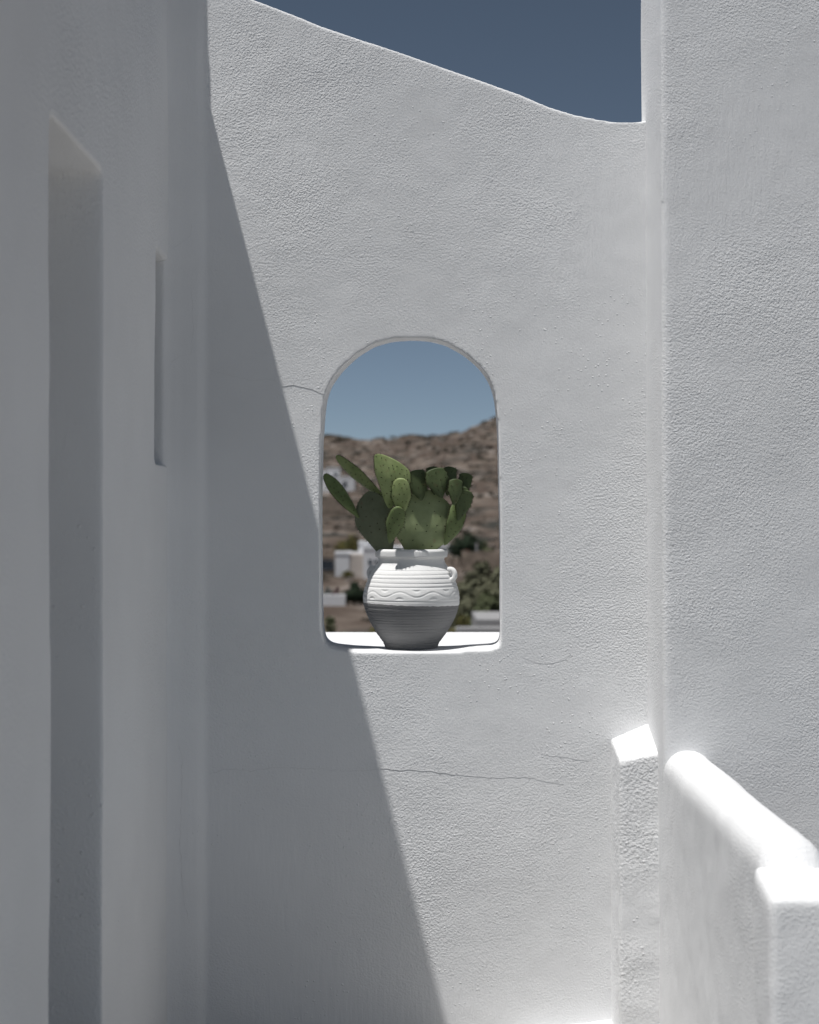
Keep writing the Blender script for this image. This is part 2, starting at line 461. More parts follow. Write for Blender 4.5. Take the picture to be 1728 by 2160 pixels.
for i in range(len(tt)):
    d = np.zeros(NS)
    y = cy[i]
    if outer_part[i]:
        for g, w, dp in ((1203.5,0.9,0.9),(1212,1.0,1.1),(1220.5,1.0,1.2),(1229,1.0,1.2),(1237,1.2,1.4),(1266,1.0,1.1)):
            d -= dp*np.exp(-((y-g+0.6*np.sin(th+g))/w)**2)
        for g, a, w, ph in lower_rings:
            d -= a*np.exp(-((y-g+0.8*np.sin(th+ph))/w)**2)*(0.75+0.25*np.sin(3*th+ph))
        if 1238 < y < 1266:
            ph9 = 9*th+0.6
            wave = 1251.5+5.2*np.sin(ph9)
            slope = np.sqrt(1+(5.2*9/102*np.cos(ph9))**2)
            d -= 1.15*np.exp(-((y-wave)/slope/1.0)**2)
            # leaf dents over the troughs and under the crests
            for sgn, yc_ in ((1, 1244.5), (-1, 1259.5)):
                u = (np.mod(ph9-sgn*math.pi/2+math.pi, 2*math.pi)-math.pi)/9*102
                e = (u/9.5)**2+((y-yc_-sgn*(-0.03)*u*u)/2.6)**2
                d -= 1.15*np.clip(1-e, 0, 1)**0.5
        d += 0.35*np.sin(2*th+1.2)+0.25*np.sin(3*th+y*0.06)
    r = (cr_[i]+d)*S
    V[i, :, 0] = r*np.sin(th); V[i, :, 1] = -r*np.cos(th); V[i, :, 2] = (1368-y)*S
F = []
for i in range(len(tt)-1):
    for j in range(NS):
        k = (j+1) % NS
        F.append((i*NS+j, i*NS+k, (i+1)*NS+k, (i+1)*NS+j))
F.append(tuple(reversed(range(NS))))
link("pot_body", from_py("pot_body", V.reshape(-1, 3), F), M_POT, pot)
def tube(path, rad, nseg=12, flat=1.0):
    vs_, fs_ = [], []
    P = [Vector(p) for p in path]
    up = None
    for i, p in enumerate(P):
        t = (P[min(i+1, len(P)-1)]-P[max(i-1, 0)]).normalized()
        if up is None:
            up = t.orthogonal().normalized()
        up = (up-t*up.dot(t)).normalized(); sd = t.cross(up)
        r = rad[i] if isinstance(rad, (list, tuple)) else rad
        for k in range(nseg):
            a = 2*math.pi*k/nseg
            vs_.append(p+up*math.cos(a)*r+sd*math.sin(a)*r*flat)
    for i in range(len(P)-1):
        for k in range(nseg):
            m_ = (k+1) % nseg
            fs_.append((i*nseg+k, i*nseg+m_, (i+1)*nseg+m_, (i+1)*nseg+k))
    fs_.append(tuple(reversed(range(nseg)))); fs_.append(tuple((len(P)-1)*nseg+k for k in range(nseg)))
    return vs_, fs_
for sgn in (1, -1):
    az = R(116) if sgn > 0 else R(116+180)            # measured from the side facing the viewer
    az = math.pi-az
    dirv = Vector((math.sin(az), -math.cos(az), 0))
    path = []
    for k in range(15):
        a = R(118)-R(255)*k/14
        rr = 91+10.0*math.cos(a); yy = 1212-10.0*math.sin(a)*1.1
        path.append(dirv*(rr*S)+Vector((0, 0, (1368-yy)*S)))
    vs_, fs_ = tube(path, [0.0094-0.0014*math.sin(math.pi*k/14) for k in range(15)], 12)
    link("handle", from_py("handle", vs_, fs_), M_POT, pot)
M_SOIL = simple("potting_soil", (0.07, 0.052, 0.04), 0.95, 0.5, 60, 0.004)
vs_ = [(0, 0, 0)]; fs_ = []
for k in range(4):
    for j in range(40):
        a = 2*math.pi*j/40; r = 66*S*(k+1)/4
        vs_.append((r*math.cos(a), r*math.sin(a), 0.004*random.uniform(-1, 1)))
for j in range(40):
    fs_.append((0, 1+j, 1+(j+1) % 40))
    for k in range(3):
        fs_.append((1+k*40+j, 1+(k+1)*40+j, 1+(k+1)*40+(j+1) % 40, 1+k*40+(j+1) % 40))
so = link("soil", from_py("soil", vs_, fs_), M_SOIL, pot); so.location = (0, 0, (1368-1180)*S)

# ------------------------------------------------------------------ prickly pear
def pad_mat(name, c1, c2, rough=0.55):
    m, n, l, b = nmat(name)
    b.inputs["Roughness"].default_value = rough; b.inputs["Specular IOR Level"].default_value = 0.3
    b.inputs["Subsurface Weight"].default_value = 0.0
    tc = n.new("ShaderNodeTexCoord"); q = n.new("ShaderNodeTexNoise"); q.inputs["Scale"].default_value = 22; q.inputs["Detail"].default_value = 4
    l.new(tc.outputs["Object"], q.inputs["Vector"])
    mr = n.new("ShaderNodeMapRange"); mr.inputs[1].default_value = 0.3; mr.inputs[2].default_value = 0.7
    l.new(q.outputs["Fac"], mr.inputs[0])
    mx = n.new("ShaderNodeMixRGB"); mx.inputs[1].default_value = (*c1, 1); mx.inputs[2].default_value = (*c2, 1)
    l.new(mr.outputs[0], mx.inputs[0])
    q3 = n.new("ShaderNodeTexNoise"); q3.inputs["Scale"].default_value = 48; q3.inputs["Detail"].default_value = 5; q3.inputs["Roughness"].default_value = 0.7
    l.new(tc.outputs["Object"], q3.inputs["Vector"])
    m3 = n.new("ShaderNodeMapRange"); m3.inputs[1].default_value = 0.60; m3.inputs[2].default_value = 0.70; m3.inputs[4].default_value = 0.75; l.new(q3.outputs["Fac"], m3.inputs[0])
    sc = n.new("ShaderNodeMixRGB"); sc.inputs[2].default_value = (c1[0]*0.75+0.03, c1[1]*0.55+0.02, c1[2]*0.6+0.01, 1)
    l.new(m3.outputs[0], sc.inputs[0]); l.new(mx.outputs[0], sc.inputs[1]); l.new(sc.outputs[0], b.inputs["Base Color"])
    bp = n.new("ShaderNodeBump"); bp.inputs["Distance"].default_value = 0.0025; l.new(q.outputs["Fac"], bp.inputs["Height"]); l.new(bp.outputs[0], b.inputs["Normal"])
    return m
MP_LIT = pad_mat("cactus_skin_lit", (0.30, 0.355, 0.155), (0.215, 0.275, 0.105))  # sunlight on these pads is put into a lighter skin colour
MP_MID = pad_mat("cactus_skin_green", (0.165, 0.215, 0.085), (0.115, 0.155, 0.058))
MP_SHADED = pad_mat("cactus_skin_shaded", (0.095, 0.125, 0.052), (0.062, 0.088, 0.035))  # shade over the upper right pads is put into a darker skin colour
MP_PALE = pad_mat("cactus_skin_waxy", (0.33, 0.385, 0.205), (0.25, 0.305, 0.145))
MP_GREY = pad_mat("cactus_skin_old", (0.15, 0.17, 0.11), (0.105, 0.125, 0.075))
M_AREOLE = simple("cactus_areole", (0.055, 0.050, 0.026), 0.9, 0.4, 50)
M_DEAD = simple("dried_flower", (0.11, 0.075, 0.04), 0.9, 0.4, 40)
cac = empty("prickly_pear", (pot.location.x, YP, ZB+(1368-1180)*S))
tag(cac, "green prickly pear cactus with spiny pads growing out of the pot", "cactus")
CINV = Matrix.Translation(-Vector(cac.location))

def pad(base, tip, wpx, mat, roll=0.0, thick=0.016, power=1.35, bend=0.0, dot=0.017, seed=0, curve=0.0, lean=0.0, bulge=0.0, square=0, taper=0.55, ruffle=0.0, skew=0.0):
    """one flattened pad from base to tip, each (px, py, depth offset)"""
    rnd = random.Random(seed)
    b = U(base[0], base[1], YP+base[2]); t = U(tip[0], tip[1], YP+tip[2])
    ax = (t-b); L = ax.length; ax.normalize()
    toc = (Vector((0, 0, E))-b); toc = (toc-ax*toc.dot(ax)).normalized()      # face normal, towards the viewer before the roll
    nrm = (Matrix.Rotation(R(roll), 3, ax) @ toc).normalized()
    side = nrm.cross(ax).normalized()
    hw = wpx*S/2
    nu, nv = 26, 28
    def wid(u):
        # obovate outline: narrow foot, broad rounded end
        u = min(max(u, 0), 1)
        if square: return min(1, (u+0.02)/taper)**0.75*max(0.0, 1-u**square)**0.5
        return (math.sin(math.pi*(u**power*0.93+0.07)))**0.62*(0.30+0.70*min(1, u/0.62)**0.8) if u < 0.999 else 0.0
    mxw = max(wid(i/60) for i in range(60))
    def pos(u, a):
        w = hw*wid(u)/mxw
        tk = thick/2*(0.55+0.45*math.sin(math.pi*min(1, u*0.9+0.15)))*min(1, (w/hw)*2.2)
        s_ = math.copysign(abs(math.sin(a))**1.0, math.sin(a)); c_ = math.cos(a)
        wob = 1+0.025*math.sin(5*u*math.pi+seed)+0.018*math.sin(11*u+2*seed)+ruffle*math.sin(38*u+seed)
        p = b+ax*(L*u+skew*w*c_*u)+side*(w*c_*wob+lean*hw*u*u)+nrm*(tk*s_+bend*L*u*u+bulge*L*math.sin(math.pi*u)+curve*hw*(c_*w/hw)**2)
        return p
    vs_, fs_ = [], []
    us = [0.5-0.5*math.cos(math.pi*i/(nu-1)) for i in range(nu)]
    for u in us:
        for j in range(nv):
            vs_.append(CINV @ pos(u, 2*math.pi*j/nv))
    for i in range(nu-1):
        for j in range(nv):
            k = (j+1) % nv
            fs_.append((i*nv+j, i*nv+k, (i+1)*nv+k, (i+1)*nv+j))
    fs_.append(tuple(reversed(range(nv)))); fs_.append(tuple((nu-1)*nv+j for j in range(nv)))
    me = from_py("pad", vs_, fs_)
    bm = bmesh.new(); bm.from_mesh(me); bmesh.ops.recalc_face_normals(bm, faces=bm.faces); bm.to_mesh(me); bm.free()
    o = link("pad", me, mat, cac)
    # areoles with short spines, staggered over both faces and along the rim
    av, af = [], []
    def areole(p, n_, r):
        t1 = n_.orthogonal().normalized(); t2 = n_.cross(t1)
        k = len(av); m_ = 6
        for j in range(m_):
            a = 2*math.pi*j/m_; av.append(CINV @ (p+(t1*math.cos(a)+t2*math.sin(a))*r))
        av.append(CINV @ (p+n_*r*0.9))
        for j in range(m_): af.append((k+j, k+(j+1) % m_, k+m_))
        for q in range(3):
            dv = (n_+t1*rnd.uniform(-0.9, 0.9)+t2*rnd.uniform(-0.9, 0.9)).normalized()
            ln = rnd.uniform(0.005, 0.011); w = 0.00045
            k = len(av); e1 = dv.orthogonal().normalized(); e2 = dv.cross(e1)
            for j in range(3):
                a = 2*math.pi*j/3; av.append(CINV @ (p+(e1*math.cos(a)+e2*math.sin(a))*w))
            av.append(CINV @ (p+dv*ln)); af.extend([(k, k+1, k+3), (k+1, k+2, k+3), (k+2, k, k+3)])
    rows = max(3, int(L/dot))
    for i in range(1, rows):
        u0 = i/rows
        w = hw*wid(u0)/mxw; nc = max(1, int(2*w/dot))
        for j in range(nc+1):
            c_ = (j+(0.5 if i % 2 else 0.0))/(nc+0.5)*2-1
            if abs(c_) > 0.97: continue
            if rnd.random() < 0.12: continue
            c_ += rnd.uniform(-0.09, 0.09); c_ = max(-0.98, min(0.98, c_))
            u = min(0.97, max(0.05, u0+0.35*rnd.uniform(-1, 1)/rows))
            for face in (1, -1):
                a = math.acos(c_)*face
                areole(pos(u, a), nrm*face, rnd.uniform(0.0012, 0.0022))
    ne = max(6, int(2*L/dot/0.8))
    for i in range(ne):
        u = 0.25+0.74*(i+0.5)/ne
        for a in (0, math.pi):
            p = pos(u, a); areole(p, (side*math.cos(a)+ax*(u-0.4)).normalized(), rnd.uniform(0.0016, 0.0027))
    ao = link("areoles", from_py("areoles", av, af), M_AREOLE, o, smooth=False); tag(ao, kind="stuff")
    return o

PADS = [
 # base, tip, width, material, options
 ((757,1092,-0.06),(684,1000,-0.09),36,MP_MID,dict(roll=38,thick=0.018,square=5)),
 ((816,1056,-0.02),(709,961,-0.02),31,MP_LIT,dict(roll=-42,thick=0.016,square=6)),
 ((822,1072,-0.11),(828,966,-0.135),86,MP_LIT,dict(roll=20,thick=0.011,lean=0.04,square=9,bulge=0.10,taper=1.0,skew=0.45)),
 ((848,1088,-0.115),(846,1008,-0.15),42,MP_LIT,dict(roll=-10,thick=0.018,square=7,bulge=0.05)),
 ((820,1186,-0.03),(777,1036,-0.07),92,MP_GREY,dict(roll=-14,thick=0.020,power=1.25,dot=0.034,bulge=0.02)),
 ((822,1146,-0.125),(842,1068,-0.15),38,MP_MID,dict(roll=15,thick=0.02,square=6)),
 ((878,1190,-0.02),(903,1032,-0.05),150,MP_PALE,dict(roll=4,thick=0.024,power=1.15,dot=0.034,bulge=0.08)),
 ((938,1150,-0.06),(968,1056,-0.07),44,MP_MID,dict(roll=34,thick=0.022,square=6,bulge=0.12)),
 ((889,1056,-0.08),(877,991,-0.085),45,MP_SHADED,dict(roll=14,thick=0.016,square=14,ruffle=0.05)),
 ((917,1044,-0.06),(911,984,-0.05),30,MP_SHADED,dict(roll=-10,thick=0.015,square=18,ruffle=0.05)),
 ((932,1050,-0.10),(916,988,-0.105),46,MP_SHADED,dict(roll=10,thick=0.016,square=14,ruffle=0.05)),
 ((944,1046,-0.06),(950,984,-0.05),31,MP_SHADED,dict(roll=8,thick=0.015,square=18,ruffle=0.05)),
 ((972,1052,-0.06),(985,998,-0.05),29,MP_SHADED,dict(roll=-10,thick=0.015,square=18,ruffle=0.05)),
 ((958,1066,-0.11),(962,1010,-0.115),30,MP_SHADED,dict(roll=12,thick=0.015,square=16,ruffle=0.05)),
 ((966,1098,-0.09),(986,1034,-0.10),36,MP_SHADED,dict(roll=25,thick=0.016,square=14,ruffle=0.05)),
 ((975,1080,-0.07),(977,1026,-0.08),26,MP_SHADED,dict(roll=-20,thick=0.015,square=14,ruffle=0.05)),
 ((968,1120,-0.06),(977,1068,-0.07),24,MP_MID,dict(roll=-35,thick=0.016)),
]
for i, (b_, t_, w_, m_, kw) in enumerate(PADS):
    pad(b_, t_, w_, m_, seed=i*7+3, **kw)
# dried flower remains between the pads
def tuft(px, py, dy, n, size, seed):
    rnd = random.Random(seed); c = CINV @ U(px, py, YP+dy); av, af = [], []
    for k in range(n):
        dv = Vector((rnd.uniform(-1, 1), rnd.uniform(-1, 0.3), rnd.uniform(-0.6, 1))).normalized()
        p = c+Vector((rnd.uniform(-1, 1), rnd.uniform(-1, 1), rnd.uniform(-1, 1)))*size*0.3
        path = [p, p+dv*size*0.5+Vector((0, 0, rnd.uniform(-1, 1)*size*0.2)), p+dv*size]
        v2, f2 = tube(path, [0.0011, 0.0009, 0.0005], 4); k0 = len(av)
        av += v2; af += [tuple(x+k0 for x in f) for f in f2]
    o = link("dried_flower", from_py("dried_flower", av, af), M_DEAD, cac); tag(o, kind="stuff")
tuft(848, 1063, -0.07, 16, 0.022, 1); tuft(850, 1016, -0.06, 14, 0.018, 2); tuft(846, 1078, -0.09, 10, 0.014, 3)

# ------------------------------------------------------------------ terrain beyond
PY = np.array([-60, -5, 8, 14, 60, 120, 250, 400, 550, 700, 780, 950, 1600, 3500, 8000], float)
PZ = np.array([-8, -7, -6.5, -6.6, -7.4, -8.6, -7.2, -1.2, 12, 29.5, 28, 15, -20, -40, -60], float)
def ground(x, y):
    """height of the land below or above the eye"""
    x = np.asarray(x, float); y = np.asarray(y, float)
    z = np.interp(y, PY, PZ)
    far = np.clip((y-300)/300, 0, 1)
    z = z+26*np.exp(-((x-72)/25)**2/2-((y-720)/140)**2/2)
    z = z+far*(2.6*np.sin(x*0.07+0.6)*np.cos(y*0.011)+1.0*np.sin(x*0.19+y*0.02))
    p = np.stack([x.ravel()*0.045, y.ravel()*0.03, 0*x.ravel()+3.3], 1)
    nz = vnoise(p).reshape(x.shape)*1.3+vnoise(p*3.1+7).reshape(x.shape)*0.6
    near = np.clip((y-40)/160, 0, 1)
    return E+z+nz*near*np.clip(y/420, 0.15, 1.5)
ys = np.concatenate([np.linspace(-60, 20, 8), np.geomspace(24, 300, 70), np.linspace(306, 820, 150), np.geomspace(830, 8000, 30)])
u_ = np.linspace(-1, 1, 181)
xs = np.sinh(u_*6.2)/math.sinh(6.2)*5000
X, Y = np.meshgrid(xs, ys)
Z = ground(X, Y)
# terraced slope: steps along the contours
stp = np.clip((Y-200)/150, 0, 1)*np.clip((900-Y)/200, 0, 1)
per = 2.6
fr = (Z/per)-np.floor(Z/per)
Z = Z+stp*per*(np.clip((fr-0.55)/0.3, 0, 1)-fr)*0.6
nY, nX = X.shape
vs_ = np.stack([X, Y, Z], 2).reshape(-1, 3)
fs_ = [(i*nX+j, i*nX+j+1, (i+1)*nX+j+1, (i+1)*nX+j) for i in range(nY-1) for j in range(nX-1)]
def hill_mat():
    m, n, l, b = nmat("dry_hillside")
    b.inputs["Roughness"].default_value = 0.95; b.inputs["Specular IOR Level"].default_value = 0.0
    tc = n.new("ShaderNodeTexCoord")
    def nz(sx, sy, sz, det, lo, hi, off=0.0):
        mp = n.new("ShaderNodeMapping"); mp.inputs["Scale"].default_value = (sx, sy, sz); mp.inputs["Location"].default_value = (off, off*0.7, off)
        l.new(tc.outputs["Object"], mp.inputs["Vector"])
        q = n.new("ShaderNodeTexNoise"); q.inputs["Scale"].default_value = 1.0; q.inputs["Detail"].default_value = det; q.inputs["Roughness"].default_value = 0.62
        l.new(mp.outputs[0], q.inputs["Vector"])
        mr = n.new("ShaderNodeMapRange"); mr.inputs[1].default_value = lo; mr.inputs[2].default_value = hi; l.new(q.outputs["Fac"], mr.inputs[0])
        return mr.outputs[0]
    def mix(f, a, c):
        q = n.new("ShaderNodeMixRGB"); l.new(f, q.inputs[0])
        for i, v in ((1, a), (2, c)):
            if isinstance(v, tuple): q.inputs[i].default_value = (*v, 1)
            else: l.new(v, q.inputs[i])
        return q.outputs[0]
    c = mix(nz(0.05, 0.02, 0.2, 4, 0.38, 0.62), (0.098, 0.078, 0.064), (0.082, 0.063, 0.053))
    c = mix(nz(0.12, 0.05, 0.55, 4, 0.47, 0.64, 5), c, (0.165, 0.136, 0.115))       # bare earth
    c = mix(nz(0.16, 0.06, 0.7, 4, 0.55, 0.66, 11), c, (0.225, 0.198, 0.178))        # rock
    c = mix(nz(0.07, 0.05, 0.7, 4, 0.53, 0.63, 23), c, (0.046, 0.046, 0.042))       # scrub
    l.new(c, b.inputs["Base Color"])
    return m
terr = link("hillside", from_py("hillside", vs_, fs_), hill_mat()); tag(terr, kind="structure")

def gz(x, y): return float(ground(np.array([x]), np.array([y]))[0])
def ground_dist(px, py, lo=60, hi=800):
    """distance at which the sight line through a photo pixel meets the land"""
    for y in np.arange(lo, hi, 2.0):
        p = U(px, py, y)
        if gz(p.x, y) >= p.z: return y
    return hi

# scrub and boulders scattered over the slope
def blobs(name, n, mat, smin, smax, flat, seed, label, cat, px_rng=(560, 1180), py_rng=(905, 1330), kill=None):
    rnd = random.Random(seed); av, af = [], []
    ico = bmesh.new(); bmesh.ops.create_icosphere(ico, subdivisions=1, radius=1.0)
    iv = [v.co.copy() for v in ico.verts]; fi = [tuple(v.index for v in f.verts) for f in ico.faces]; ico.free()
    for _ in range(n):
        px = rnd.uniform(*px_rng); y = 120+640*rnd.random()**0.7
        x = (px-864)/FPX*y
        z = gz(x, y)
        s = rnd.uniform(smin, smax)*(0.6+y/600)
        k = len(av); sx_ = s*rnd.uniform(0.8, 2.4)
        for v in iv:
            r = rnd.uniform(0.72, 1.2)
            av.append((x+v.x*sx_*r, y+v.y*s*r, z+v.z*s*flat*r+s*flat*0.3))
        af += [tuple(q+k for q in f) for f in fi]
    o = link(name, from_py(name, av, af), mat, None, smooth=False)
    tag(o, label, cat, kind="stuff"); return o
M_SCRUB = simple("dry_scrub", (0.060, 0.056, 0.044), 0.95, 0.5, 0.4, color2=(0.085, 0.072, 0.056))
M_ROCK = simple("pale_boulder", (0.20, 0.175, 0.155), 0.95, 0.3, 0.5)
blobs("scrub", 800, M_SCRUB, 0.22, 0.7, 0.55, 3, "low dark scrub dotted over the brown hillside", "scrub")
blobs("boulders", 420, M_ROCK, 0.15, 0.5, 0.6, 4, "pale boulders scattered over the brown hillside", "boulders")

# dry-stone terrace walls
M_STONE = simple("dry_stone", (0.34, 0.275, 0.22), 0.95, 0.45, 0.9)
def stone_wall(px0, px1, py, Dd, h, label, slope=0.0, seed=1):
    rnd = random.Random(seed); mb = MB(); a = (px0-864)/FPX*Dd; b = (px1-864)/FPX*Dd
    n = max(2, int((b-a)/max(0.6, (b-a)/40)))
    pts = [(a+(b-a)*i/n, Dd+slope*(b-a)*i/n) for i in range(n+1)]
    zt = U(0, py, Dd).z
    prev = None; vs_, fs_ = [], []
    for i, (x, y) in enumerate(pts):
        g = min(gz(x, y)-0.4, zt-h); t = zt+rnd.uniform(-0.12, 0.12)
        w = 0.3
        vs_ += [(x, y-w, g), (x, y+w, g), (x, y-w*0.7, t), (x, y+w*0.7, t)]
        if i:
            k = 4*(i-1)
            fs_ += [(k, k+4, k+6, k+2), (k+2, k+6, k+7, k+3), (k+3, k+7, k+5, k+1)]
    fs_ += [(0, 2, 3, 1), (4*n, 4*n+1, 4*n+3, 4*n+2)]
    o = link("stone_wall", from_py("stone_wall", vs_, fs_), M_STONE, None, smooth=False)
    return tag(o, label, "stone wall", "dry-stone walls on the hillside")
stone_wall(974, 1064, 1163, 216, 1.4, "pale dry-stone terrace wall at the right below the red-flowered shrub", 0.05, 2)
stone_wall(660, 706, 1161, 206, 1.0, "beige dry-stone wall at the left edge beside the white house", 0.0, 3)
stone_wall(672, 800, 1052, 400, 1.6, "dry-stone wall across the slope just below the upper white house", 0.1, 5)

# ------------------------------------------------------------------ houses far behind
M_WHITE = simple("house_limewash", (0.72, 0.72, 0.73), 0.9, 0.08, 0.6)
M_GREYW = simple("house_grey_render", (0.34, 0.335, 0.335), 0.9, 0.15, 0.5)
M_GLASS = simple("dark_window", (0.035, 0.042, 0.052), 0.25, 0.2, 2.0, spec=0.5)
M_FRAMEP = simple("window_frame_paint", (0.12, 0.15, 0.2), 0.6, 0.1, 3)
M_WARM = simple("warm_fascia", (0.56, 0.50, 0.45), 0.9, 0.12, 1.0)
def house(name, label, Dd, blocks, wins, base_py, extra=(), cat="house"):
    """blocks: (px0, px1, py_top, depth front, depth back, material); wins: (px0, px1, py0, py1, block depth)"""
    px0 = min(b[0] for b in blocks); px1 = max(b[1] for b in blocks)
    c = U((px0+px1)/2, base_py, Dd)
    root = empty(name, c); tag(root, label, cat, None)
    g0 = min(c.z, min(gz((px-864)/FPX*Dd, Dd+d_) for px in (px0, px1) for d_ in (0, 8)))-0.4
    for (a, b, pt, f, k, mat, nm) in blocks:
        p, q = U(a, pt, Dd+f), U(b, pt, Dd+f)
        mb = MB().box(p.x-c.x, q.x-c.x, Dd+f-c.y, Dd+k-c.y, g0-c.z, p.z-c.z)
        w = mb.build(nm, mat, root)
        # roof parapet rim, standing proud of the wall
        if nm == "wall" and mat is not M_GREYW:
            r = MB(); hh = 0.22; ox = 0.06; X0, X1, Y0, Y1, zt = p.x-c.x-ox, q.x-c.x+ox, Dd+f-c.y-ox, Dd+k-c.y+ox, p.z-c.z
            bm = bmesh.new(); me = bpy.data.meshes.new("roof_rim")
            O = [(X0, Y0), (X1, Y0), (X1, Y1), (X0, Y1)]; I = [(X0+.3, Y0+.3), (X1-.3, Y0+.3), (X1-.3, Y1-.3), (X0+.3, Y1-.3)]
            V_ = []
            for z_ in (zt-0.10, zt+hh):
                V_ += [bm.verts.new((x, y, z_)) for x, y in O]+[bm.verts.new((x, y, z_)) for x, y in I]
            for i in range(4):
                j = (i+1) % 4
                bm.faces.new((V_[i], V_[j], V_[8+j], V_[8+i])); bm.faces.new((V_[4+i], V_[12+i], V_[12+j], V_[4+j]))
                bm.faces.new((V_[8+i], V_[8+j], V_[12+j], V_[12+i])); bm.faces.new((V_[i], V_[4+i], V_[4+j], V_[j]))
            bmesh.ops.recalc_face_normals(bm, faces=bm.faces); bm.to_mesh(me); bm.free()
            link("roof_rim", me, mat, w, smooth=False)
    for (a, b, t, u, f, nm) in wins:
        p, q = U(a, u, Dd+f), U(b, t, Dd+f)
        yy = Dd+f-c.y
        wf = MB(); t_ = 0.05*max(1, Dd/250)
        wf.box(p.x-c.x-t_, p.x-c.x, yy-0.05, yy+0.05, p.z-c.z-t_, q.z-c.z+t_)
        wf.box(q.x-c.x, q.x-c.x+t_, yy-0.05, yy+0.05, p.z-c.z-t_, q.z-c.z+t_)
        wf.box(p.x-c.x, q.x-c.x, yy-0.048, yy+0.05, q.z-c.z, q.z-c.z+t_)
        wf.box(p.x-c.x, q.x-c.x, yy-0.10, yy+0.05, p.z-c.z-t_, p.z-c.z)
        w = wf.build(nm, M_FRAMEP, root)
        MB().box(p.x-c.x, q.x-c.x, yy-0.02, yy+0.03, p.z-c.z, q.z-c.z).build("pane", M_GLASS, w)
    return root
house("village_house", "white two-block house with dark openings just left of the pot", 200,
      [(707, 737, 1169, 0, 7, M_WHITE, "wall"), (737, 766, 1170, 1.2, 7, M_WHITE, "wall"), (766, 850, 1158, -0.6, 8, M_WHITE, "wall"), (757, 784, 1146, 3.0, 8, M_WHITE, "wall"),
       (736, 767, 1170, 0.1, 1.3, M_WARM, "terrace_roof")],
      [(778, 784, 1181, 1190, -0.6, "window"), (791, 796, 1181, 1189, -0.6, "window"), (812, 820, 1181, 1200, -0.6, "door"), (738, 760, 1181, 1191, 1.2, "window")], 1222)
house("village_house", "small blurred white house high on the slope at the left of the cactus", 480,
      [(688, 716, 988, 1, 7, M_WHITE, "wall"), (692, 748, 1006, 0, 8, M_WHITE, "wall"), (640, 690, 992, 2, 8, M_WHITE, "wall")],
      [(705, 712, 998, 1006, 1, "window"), (703, 710, 1016, 1027, 0, "window"), (724, 731, 1016, 1027, 0, "window")], 1032)
house("garden_house", "grey flat-roofed building at the lower right behind the ledge", 62,
      [(1006, 1330, 1307, 0, 5, M_GREYW, "wall")], [(1120, 1150, 1330, 1390, 0, "window")], 1500)
house("village_house", "tiny white house with its edge showing right of the pot rim", 268,
      [(905, 958, 1153, 0, 6, M_WHITE, "wall")], [(916, 924, 1158, 1164, 0, "window")], 1168)
house("stone_shed", "dark-mouthed stone shed at the left edge of the opening", 205,
      [(640, 706, 1174, 0, 5, M_STONE, "wall")], [(664, 703, 1183, 1200, 0, "doorway")], 1206, cat="shed")
# low walls near the valley road
def low_wall(px0, px1, pt, pb, Dd, mat, label):
    p, q = U(px0, pt, Dd), U(px1, pb, Dd)
    o = MB().box(p.x, q.x, Dd, Dd+0.35, min(q.z, gz(p.x, Dd))-0.3, p.z).build("garden_wall", mat, None, bevel=0.05)
    return tag(o, label, "garden wall")
low_wall(640, 729, 1254, 1263, 150, M_WHITE, "low white garden wall below the purple-flowered shrub at the left")
low_wall(962, 1160, 1323, 1336, 50, M_GREYW, "long low grey wall just above the ledge at the right")
# post
p = U(1005.5, 1146, 222)
o = MB().box(p.x-0.14, p.x+0.14, 222, 222.28, gz(p.x, 222)-0.2, p.z).build("gate_post", M_GREYW, None, bevel=0.03)
tag(o, "slim grey post standing behind the pale terrace wall at the right", "post")

# ------------------------------------------------------------------ trees and shrubs
def leafmat(name, c1, c2): return simple(name, c1, 0.8, 0.4, 0.7, color2=c2, spec=0.1)
ML_OLIVE = leafmat("olive_leaves", (0.165, 0.165, 0.108), (0.125, 0.128, 0.082))
ML_DARK = leafmat("dark_leaves", (0.034, 0.05, 0.03), (0.022, 0.034, 0.022))
ML_YEL = leafmat("yellow_green_leaves", (0.14, 0.118, 0.04), (0.08, 0.082, 0.035))
ML_GREEN = leafmat("green_leaves", (0.11, 0.122, 0.065), (0.08, 0.092, 0.05))
ML_PURP = leafmat("purple_bracts", (0.12, 0.03, 0.06), (0.05, 0.045, 0.03))
ML_RED = leafmat("red_bracts", (0.30, 0.035, 0.03), (0.16, 0.03, 0.025))
ML_GREYG = leafmat("grey_leaves", (0.13, 0.14, 0.13), (0.08, 0.09, 0.085))
M_BARK = simple("bark", (0.075, 0.058, 0.045), 0.95, 0.4, 3.0)
